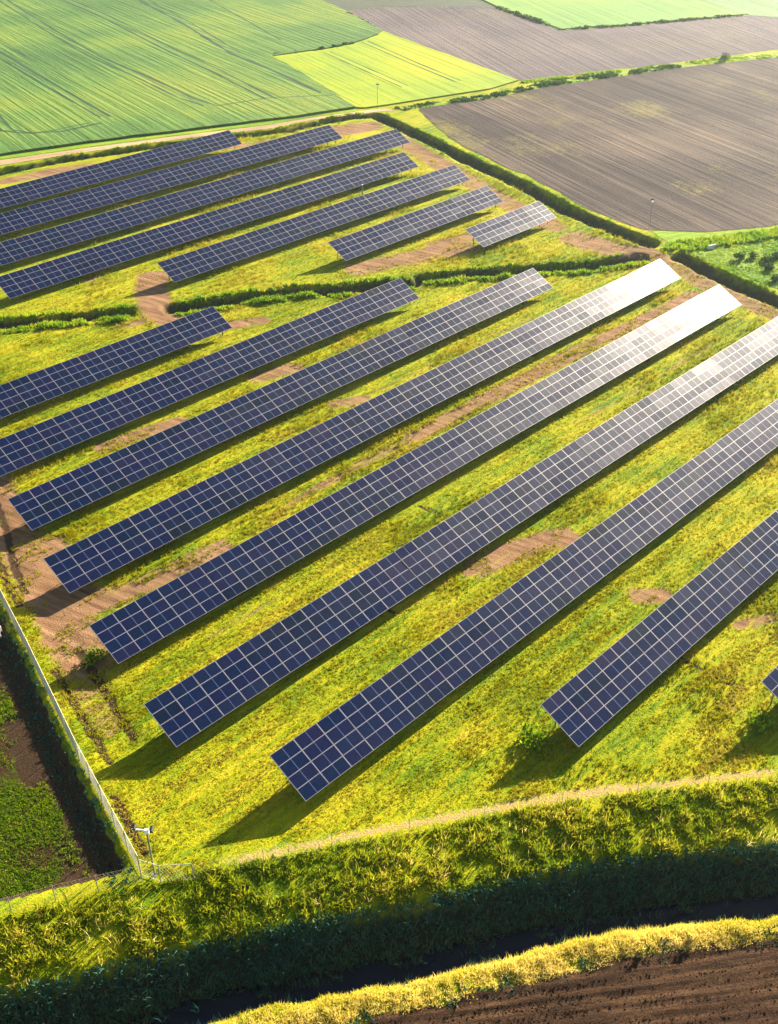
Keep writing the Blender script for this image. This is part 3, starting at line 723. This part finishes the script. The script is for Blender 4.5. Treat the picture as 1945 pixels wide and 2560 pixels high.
def stem_mesh(h, seed=0):
    bm = bmesh.new()
    r_ = random.Random(seed)
    for q in range(4):
        a = r_.uniform(0, 6.28); d = Vector((math.cos(a) * .25 * h, math.sin(a) * .25 * h, h * 0.6))
        M4 = Matrix.Translation(d / 2) @ d.to_track_quat('Z', 'Y').to_matrix().to_4x4()
        bmesh.ops.create_cone(bm, cap_ends=True, segments=5, radius1=0.03 * h, radius2=0.012 * h, depth=d.length, matrix=M4)
    me = bpy.data.meshes.new('stem'); bm.to_mesh(me); bm.free(); return me
M['bark'] = simple('twig bark', (0.05, 0.035, 0.022), 0.9)
def shrub(x, y, w, h, label, group, seed, leaf='shrub_leaf', n=420):
    t = tag(empty('shrub', (x, y, float(land(np.array([x]), np.array([y]))[0])), seed * 1.3), label, 'shrub', group)
    link('foliage', bush_mesh(w, h, n, seed), M[leaf], t)
    link('stem', stem_mesh(h, seed), M['bark'], t)
    return t
PAST = [(145.1, 70.3, 1.7, 1.1, 'dark shrub in the pasture nearest the grass strip'), (146.9, 69.0, 1.3, 1.0, 'narrow upright shrub right of the nearest pasture shrub'), (147.1, 66.9, 1.9, 0.9, 'low wide shrub in the middle of the pasture'), (144.6, 65.3, 1.8, 0.9, 'darkest low shrub, lowest of the pasture group'), (149.2, 66.4, 1.6, 1.0, 'pasture shrub touching the right picture edge'), (141.4, 62.6, 1.6, 0.8, 'lone pale shrub on the lower pasture near the ditch')]
for i, (x, y, w, h, l) in enumerate(PAST): shrub(x, y, w, h, l, 'shrubs in the pasture', 11 + i)
shrub(31.9, 63.6, 1.9, 0.9, 'green weed clump under the left end of a row beside the bare track', 'clumps at row ends', 21, 'weed_blade')
shrub(49.5, 32.9, 2.5, 1.0, 'bright green clump under the near end of the right hand row', 'clumps at row ends', 22, 'weed_blade')
shrub(62.9, 21.6, 2.3, 1.0, 'green clump at the row corner cut by the right picture edge', 'clumps at row ends', 23, 'weed_blade')
for i, (x, y, h, l) in enumerate([(42.6, 15.5, 1.35, 'tallest weed stalk on the dry crest, its shadow crossing the furrows'), (39.9, 17.2, 1.1, 'shorter weed stalk on the dry crest left of the tallest one')]):
    t = tag(empty('tall_weed', (x, y, float(land(np.array([x]), np.array([y]))[0]) - 0.05), i), l, 'weed', 'tall weeds on the crest')
    link('foliage', bush_mesh(0.55, h, 170, 60 + i), M['dry_blade'], t)
    link('stem', stem_mesh(h, 60 + i), M['bark'], t)
shrub(104.6, 66.2, 0.8, 0.5, 'small dark tuft alone in the grass below the glaring rows', 'small dark tufts', 24, 'shrub_leaf', 150)
shrub(108.6, 61.8, 0.7, 0.4, 'smaller dark tuft right of the other lone tuft', 'small dark tufts', 25, 'shrub_leaf', 130)
shrub(256.2, 137.0, 2.6, 1.9, 'lone dark bush standing in the green strip at the far right', 'far bushes', 26)

def hedge(name, pts, w, h, label, m, dens, seed, lumps=2.2):
    """a long hedge or overgrown ditch line: one thing, leaf clumps over a rough core"""
    t = tag(empty(name, (pts[0][0], pts[0][1], 0)), label, 'hedge')
    o = np.array([pts[0][0], pts[0][1], 0])
    x, y = along(pts, -w / 2, w / 2, dens)
    hn = fbm(x, y, lumps * 1.6, seed, 3)
    kk = rng.random(len(x)) < sstep(0.22, 0.5, hn)
    x, y, hn = x[kk], y[kk], hn[kk]
    hh = h * (0.1 + 2.8 * np.clip(hn - 0.25, 0, 1))
    tufts('foliage', np.c_[x, y, np.zeros(len(x))] - o, hh, 9, m, None, None, 0.45, 0.22, 0.6, np.clip(fbm(x, y, lumps, seed + 3) + 0.3 * (rng.random(len(x)) - .5), 0, 1), parent=t)
    p = resample(pts, 2.0)
    q = np.gradient(p, axis=0); q /= np.linalg.norm(q, axis=1)[:, None]; q = np.stack([-q[:, 1], q[:, 0]], -1)
    prof = [(-0.5, 0), (-0.3, 0.22), (0.0, 0.3), (0.3, 0.22), (0.5, 0)]
    V = np.concatenate([np.c_[p + q * (a * w * 1.1), np.full(len(p), b * h - 0.02)] for a, b in prof]) - o
    n = len(p); k = np.arange(n - 1)
    F_ = np.concatenate([np.stack([k + j * n, k + 1 + j * n, k + 1 + (j + 1) * n, k + (j + 1) * n], -1) for j in range(4)])
    link('bank', np_mesh('bank', V, F_, None, True), M['verge'], t)
    return t
hedge('hedge', [(170.5, 162.0), (179.5, 158.9), (191, 155.0), (205.5, 153.6), (225, 147.6), (243.6, 141.8)], 2.2, 0.5, 'long dark green hedge line between the bright crop and the brown field', M['shrub_leaf'], 4.0, 5)
hedge('hedge', [(206, 158.0), (219, 152.6), (233, 147.8), (250, 141.2), (262, 136.6)], 1.6, 0.4, 'paler second line of the far hedge, on its field side', M['verge_blade'], 3.0, 6)
hedge('hedge', [(250.0, 139.9), (266, 132.8), (285, 124.0)], 3.0, 0.35, 'low yellowish hedge strip fading toward the right picture edge', M['verge_blade'], 3.0, 7)
hedge('hedge', [(184.6, 218.0), (191.2, 215.0), (198.3, 213.6), (207.0, 213.2)], 1.4, 0.45, 'short broken hedge between the tall crop and the bright wedge', M['shrub_leaf'], 3.0, 8)
hedge('hedge', [(222.9, 219.3), (228.8, 231.5), (233.6, 242.0)], 1.2, 0.39, 'thin dark hedge on the right edge of the tall crop', M['shrub_leaf'], 2.5, 9)
hedge('hedge', [(258.4, 186.0), (273.9, 177.6), (296.0, 168.2), (310.9, 161.6)], 1.6, 0.52, 'dark hedge along the near edge of the far green field', M['shrub_leaf'], 2.5, 10)
hedge('hedge', [(270.3, 218.2), (257.9, 186.2)], 1.6, 0.59, 'dark hedge on the left edge of the far green field', M['shrub_leaf'], 2.5, 12)
for i, (x, y) in enumerate([(196.8, 214.0), (200.8, 213.9), (204.4, 213.6)]):
    shrub(x, y, 1.5, 0.9, ['leftmost small bush of the broken hedge above the bright wedge', 'middle small bush of the broken hedge above the bright wedge', 'rightmost small bush of the broken hedge above the bright wedge'][i], 'far bushes', 31 + i)

# ------------------------------------------------------------------ solar rows
TAU = 0.4564532
MH, NROW = 1.015, 4
SLOPE = MH * NROW
MW = 2.2065
Z0 = 0.70
ROWS = [  # name, low edge y, left x, columns, label
    ('R1', 19.26, 64.06, 7, 'solar row cut by the right picture edge, only its near corner showing'),
    ('R2', 29.70, 50.51, 21, 'solar row whose near end stands alone at right, one row in from the picture corner'),
    ('R3', 40.11, 33.30, 36, 'solar row reaching lowest in the photo, its long shadow pointing at the front path'),
    ('R4', 50.56, 30.17, 44, 'solar row next above the lowest one, its end shadow reaching toward the camera pole'),
    ('R5', 61.08, 32.39, 44, 'solar row with a bare pinkish strip along its top edge and a pale far end'),
    ('R6', 71.62, 34.66, 44, 'solar row shining brightest white at its far end by the ditch crossing'),
    ('R7', 82.17, 37.36, 36, 'solar row with both ends in view, its far tip touching the middle ditch'),
    ('R8', 92.69, 39.80, 28, 'solar row leaving the left picture edge, bare earth patch under its middle'),
    ('R9', 103.18, 43.04, 16, 'shorter solar row just below the bare crossing of the middle ditch'),
    ('U7', 98.51, 121.55, 8, 'shortest solar row, alone beside the right boundary ditch'),
    ('U6', 109.09, 103.83, 16, 'short solar row above the bare patch, second shortest of the far block'),
    ('U1', 120.20, 82.12, 28, 'far block row starting right of the bare crossing, both ends in view'),
    ('U2', 131.34, 63.64, 36, 'far block row whose near end just meets the left picture edge'),
    ('U3', 142.44, 60.00, 42, 'far block row whose tip comes nearest the far corner of the ditch'),
    ('U4', 153.45, 62.10, 38, 'second row from the top of the far block, ending at the bare corner'),
    ('U5', 164.07, 66.40, 29, 'topmost solar row, right below the boundary ditch and green crop'),
]
ct, st = math.cos(TAU), math.sin(TAU)
FXW, FYW, GAP = 0.042, 0.030, 0.006
XC = [GAP / 2, GAP / 2 + FXW, MW / 2 - 0.022, MW / 2 + 0.022, MW - GAP / 2 - FXW, MW - GAP / 2]
YC = [GAP / 2, GAP / 2 + FYW, MH - GAP / 2 - FYW, MH - GAP / 2]
PV = np.array([(a, b, 0.0) for b in YC for a in XC] + [(XC[0], YC[0], -0.04), (XC[5], YC[0], -0.04), (XC[5], YC[3], -0.04), (XC[0], YC[3], -0.04)])
PF, PM = [], []
for j in range(3):
    for i in range(5):
        q = j * 6 + i
        PF.append((q, q + 1, q + 7, q + 6)); PM.append(1 if (j == 1 and i in (1, 3)) else (2 if (j == 1 and i == 2) else 0))
PF += [(0, 24, 25, 5), (5, 25, 26, 23), (23, 26, 27, 18), (18, 27, 24, 0), (24, 27, 26, 25)]; PM += [0] * 5
# glass quads get vertices of their own so each half can lie a hair differently
PF = np.array(PF); PM = np.array(PM)

def box_mesh(name, boxes):
    bm = bmesh.new()
    for (a, b) in boxes:
        c = [(a[i] + b[i]) / 2 for i in range(3)]; s = [abs(b[i] - a[i]) for i in range(3)]
        bmesh.ops.create_cube(bm, size=1.0, matrix=Matrix.Translation(c) @ Matrix.Diagonal((*s, 1)))
    me = bpy.data.meshes.new(name); bm.to_mesh(me); bm.free(); return me
def bar_mesh(name, bars, r=0.05, seg=6):
    bm = bmesh.new()
    for a, b in bars:
        a = Vector(a); b = Vector(b); d = b - a
        bmesh.ops.create_cone(bm, cap_ends=True, segments=seg, radius1=r, radius2=r, depth=d.length, matrix=Matrix.Translation((a + b) / 2) @ d.to_track_quat('Z', 'Y').to_matrix().to_4x4())
    me = bpy.data.meshes.new(name); bm.to_mesh(me); bm.free(); return me
PMATS = [M['alu'], M['glass'], M['busbar']]
post_lo = box_mesh('post', [((-0.05, -0.04, -0.45), (0.05, 0.04, 0.98))])
post_hi = box_mesh('post', [((-0.05, -0.04, -0.45), (0.05, 0.04, 1.92))])
for m_ in (post_lo, post_hi): m_.materials.append(M['steel'])

for ri, (rn, y0, x0, nc, label) in enumerate(ROWS):
    rr = np.random.default_rng(100 + ri)
    t = tag(empty('solar_panel_row', (x0, y0, 0.0)), label, 'solar panels', 'rows of tilted solar panels')
    # gentle unevenness from table to table (six columns each)
    ntab = nc // 6 + 2
    tz = rr.normal(0, 0.012, ntab); tt = rr.normal(0, R(0.25), ntab); ty = rr.normal(0, 0.008, ntab)
    cells = []
    for cidx in range(nc):
        for q in range(NROW):
            cells.append((cidx, q))
    cx = np.array([x0 + (c + .5) * MW for c, q in cells]); cy = np.array([y0 + (q + .5) * MH * ct for c, q in cells])
    P = np.stack([cx, cy, np.full(len(cx), 1.5 - CAM_Z)], -1)
    zc = P @ np.array(fwd); sx_ = 972 + FPX * (P @ np.array(r2)) / zc; sy_ = 1280 - FPX * (P @ np.array(u2)) / zc
    vis = (sx_ > -10) & (sx_ < 1955) & (sy_ > -10) & (sy_ < 2570)
    order = np.lexsort((zc, ~vis))
    single = set(order[:100].tolist())
    restV, restF, restM, restT, restG = [], [], [], [], []
    # runs of panels share a batch, so their shade drifts together
    for i, (cidx, q) in enumerate(cells):
        tb = cidx // 6
        tau = TAU + tt[tb] + rr.normal(0, R(0.25)); roll = rr.normal(0, R(0.3))
        batch = 0.5 * _h(np.array([cidx // 5 + 50 * ri]), np.array([q // 1]), 5)[0] + 0.5 * rr.random()
        gl = np.clip(0.55 * _h(np.array([cidx // 4 + 70 * ri]), np.array([q]), 9)[0] + 0.45 * rr.random(), 0, 1)
        c2, s2 = math.cos(tau), math.sin(tau)
        # turn about the panel's own middle, then put the middle on the table plane
        L = PV - np.array([MW / 2, MH / 2, 0])
        Rm = np.array([[math.cos(roll), 0, math.sin(roll)], [0, 1, 0], [-math.sin(roll), 0, math.cos(roll)]])
        Rt = np.array([[1, 0, 0], [0, c2, -s2], [0, s2, c2]])
        V = L @ (Rt @ Rm).T + np.array([(cidx + .5) * MW, (q + .5) * MH * ct + ty[tb], Z0 + (q + .5) * MH * st + tz[tb]])
        tn = np.full(len(V), batch); gg = np.full(len(V), gl)
        if i in single:
            me = np_mesh('solar_panel', V, PF, {'tint': tn, 'gloss': gg}, False, PM)
            link('solar_panel', me, PMATS, t)
        else:
            b = len(restV) * len(PV)
            restV.append(V); restF.append(PF + b); restM.append(PM); restT.append(tn); restG.append(gg)
    if restV:
        me = np_mesh('solar_panels', np.concatenate(restV), np.concatenate(restF), {'tint': np.concatenate(restT), 'gloss': np.concatenate(restG)}, False, np.concatenate(restM))
        tag(link('solar_panel', me, PMATS, t), kind='stuff')
    for f in (0.2, 0.78):
        yy, zz = f * SLOPE * ct, Z0 + f * SLOPE * st - 0.17
        link('purlin', box_mesh('purlin', [((0.1, yy - 0.04, zz - 0.05), (nc * MW - 0.1, yy + 0.04, zz + 0.05))]), M['steel'], t)
    kx = list(np.arange(0.55 * MW, nc * MW, 3 * MW))
    if nc * MW - kx[-1] > 2: kx.append(nc * MW - 0.5 * MW)
    for xx in kx:
        for f, pm in ((0.2, post_lo), (0.78, post_hi)):
            o = bpy.data.objects.new('support_post', pm); C.objects.link(o); o.parent = t
            o.location = (xx, f * SLOPE * ct + 0.1, Z0 + f * SLOPE * st - 0.22 - (0.98 if pm is post_lo else 1.92))

# ------------------------------------------------------------------ fences
def chain_fence(pts, h, label, step=0.22, wire=0.011, every=2.6, rail=0.022, post=0.032, group='wire mesh fence runs'):
    p = resample(pts, every)
    t = tag(empty('wire_fence', (p[0][0], p[0][1], 0)), label, 'fence', group)
    o = np.array([p[0][0], p[0][1], 0.0])
    zz = land(p[:, 0], p[:, 1])
    for q, z in zip(p, zz):
        ob = link('fence_post', bar_mesh('fence_post', [((q[0] - o[0], q[1] - o[1], z - 0.3), (q[0] - o[0], q[1] - o[1], z + h + 0.06))], post, 6), M['steel'], t)
    V, Fq = [], []
    def wire_(a, b):
        d = b - a; d /= np.linalg.norm(d)
        n1 = np.cross(d, [0.3, 0.7, 0.64]); n1 /= np.linalg.norm(n1); n2 = np.cross(d, n1)
        k = len(V) * 1
        for e_ in (a, b):
            for an in (0, 2.094, 4.189):
                V.append(e_ + (n1 * math.cos(an) + n2 * math.sin(an)) * wire)
        for s in range(3):
            Fq.append((k + s, k + (s + 1) % 3, k + 3 + (s + 1) % 3, k + 3 + s))
    for (a, b, za, zb) in zip(p[:-1], p[1:], zz[:-1], zz[1:]):
        A = np.array([a[0], a[1], za]) - o; B = np.array([b[0], b[1], zb]) - o
        ln = np.linalg.norm(B - A); n = max(1, int(ln / step)); rise = h * 0.5 / ln
        for i in range(n):
            for sgn in (1, -1):
                f0 = i / n; f1 = f0 + sgn * rise * 2 * 0.5
                a_ = A + (B - A) * f0; f1c = min(max(f1, 0), 1)
                hh = h * (abs(f1c - f0) / (rise)) if rise else h
                hh = min(hh, h)
                if hh > 0.15: wire_(a_ + [0, 0, 0.04], A + (B - A) * f1c + [0, 0, 0.04 + hh - 0.04])
    link('mesh_panel', np_mesh('mesh_panel', np.array(V), np.array(Fq)), M['wire'], t)
    for hz in (0.08, h):
        rails = [((a[0] - o[0], a[1] - o[1], za + hz), (b[0] - o[0], b[1] - o[1], zb + hz)) for a, b, za, zb in zip(p[:-1], p[1:], zz[:-1], zz[1:])]
        link('rail', bar_mesh('rail', rails, rail if hz > 1 else rail * 0.6, 5), M['wire'], t)
    return t
chain_fence(FENCE_L[:5], 1.9, 'pale mesh fence running up the left edge beside the bare track', 0.16, 0.013)
chain_fence([(22.1, 43.7), (22.7, 42.4), (24.3, 41.0)], 1.6, 'short pale corner run of fence beside the camera pole', 0.2, 0.004, 2.6, 0.03)
chain_fence([(24.3, 41.0), (32.2, 36.35), (41.2, 30.75), (50.3, 24.45), (58.1, 18.0), (66, 11)], 1.5, 'thin front fence with widely spaced posts along the sandy path', 0.25, 0.0015, 5.0, 0.004, 0.018)
chain_fence([(21.9, 43.3), (19.5, 44.7), (17.2, 46.0), (14.8, 47.2), (10.0, 50.0), (4, 53.4)], 1.5, 'thin fence with pale posts leading left from the corner', 0.25, 0.0015, 2.6, 0.006)

# ------------------------------------------------------------------ camera poles and small things
def camera_pole(x, y, h, rz, label, r=0.055):
    t = tag(empty('camera_pole', (x, y, -0.08), rz), label, 'security camera', 'security camera poles')
    link('pole', bar_mesh('pole', [((0, 0, -0.3), (0, 0, h))], r, 10), M['steel'], t)
    link('base_plate', box_mesh('base_plate', [((-0.15, -0.15, 0.0), (0.15, 0.15, 0.06))]), M['steel'], t)
    bm = bmesh.new()
    bmesh.ops.create_cube(bm, size=1.0, matrix=Matrix.Translation((0, 0, h + 0.12)) @ Matrix.Diagonal((0.28, 0.22, 0.34, 1)))
    bmesh.ops.bevel(bm, geom=bm.edges[:], offset=0.03, segments=2, affect='EDGES')
    me = bpy.data.meshes.new('box'); bm.to_mesh(me); bm.free()
    link('junction_box', me, M['white'], t)
    link('arm', bar_mesh('arm', [((0, 0, h + 0.22), (-0.9, 0, h + 0.32))], 0.045, 8), M['white'], t)
    for cx_, cz_, r_ in ((-0.72, h + 0.52, 0.11), (0.34, h + 0.28, 0.12)):
        c = link('camera_head', bar_mesh('camera_head', [((cx_, -0.20, cz_), (cx_, 0.20, cz_ + 0.06))], r_, 12), M['black'], t)
        link('bracket', bar_mesh('bracket', [((cx_, 0, cz_ - 0.32 if cx_ < 0 else cz_ - 0.1), (cx_ * 0.94, 0, cz_))], 0.03, 6), M['white'], c)
    return t
camera_pole(22.75, 43.15, 4.15, -YAW, 'camera pole with white box and two black cameras at the near fence corner')
camera_pole(145.9, 86.0, 4.6, 0.4, 'camera pole at the edge of the brown field above the ditch crossing', 0.035)
camera_pole(167.1, 165.2, 4.6, 1.0, 'faint camera pole at the far corner where the ditches meet', 0.035)
def marker(x, y, h, label, m='white'):
    t = tag(empty('marker_post', (x, y, -0.05)), label, 'post', 'marker posts')
    link('post', bar_mesh('post', [((0, 0, -0.2), (0, 0, h))], 0.09, 8), M[m], t)
    link('cap', box_mesh('cap', [((-0.13, -0.13, h), (0.13, 0.13, h + 0.12))]), M['conc'], t)
marker(127.3, 129.4, 1.6, 'pale post standing in the gap between two far block rows', 'steel')
def headwall(x, y, rz, w, label):
    t = tag(empty('culvert_headwall', (x, y, 0), rz), label, 'culvert', 'culvert headwalls')
    bm = bmesh.new()
    bmesh.ops.create_cube(bm, size=1.0, matrix=Matrix.Translation((0, 0, 0.05)) @ Matrix.Diagonal((w, 0.25, 1.0, 1)))
    bmesh.ops.bevel(bm, geom=bm.edges[:], offset=0.03, segments=1, affect='EDGES')
    me = bpy.data.meshes.new('wall'); bm.to_mesh(me); bm.free()
    link('wall', me, M['conc'], t)
    link('pipe', bar_mesh('pipe', [((0, -0.35, -0.05), (0, 0.2, -0.05))], 0.26, 14), M['conc'], t)
headwall(146.2, 75.3, -0.3, 1.5, 'pale culvert headwall in the tall strip right of the crossing')
headwall(28.2, 72.6, R(75), 1.3, 'pale culvert headwall in the left ditch at the picture edge')

# ------------------------------------------------------------------ air
bm = bmesh.new()
bmesh.ops.create_cube(bm, size=1.0, matrix=Matrix.Translation((0, 0, 30.5)) @ Matrix.Diagonal((7000, 7000, 70, 1)))
me = bpy.data.meshes.new('haze'); bm.to_mesh(me); bm.free()
m, nt, out = new_mat('haze air')
pv = N(nt, 'ShaderNodeVolumePrincipled')
pv.inputs['Color'].default_value = (0.76, 0.88, 1.0, 1)
pv.inputs['Density'].default_value = 0.00010
pv.inputs['Anisotropy'].default_value = 0.75
nt.links.new(pv.outputs[0], out.inputs['Volume'])
tag(link('haze', me, m), kind='stuff')
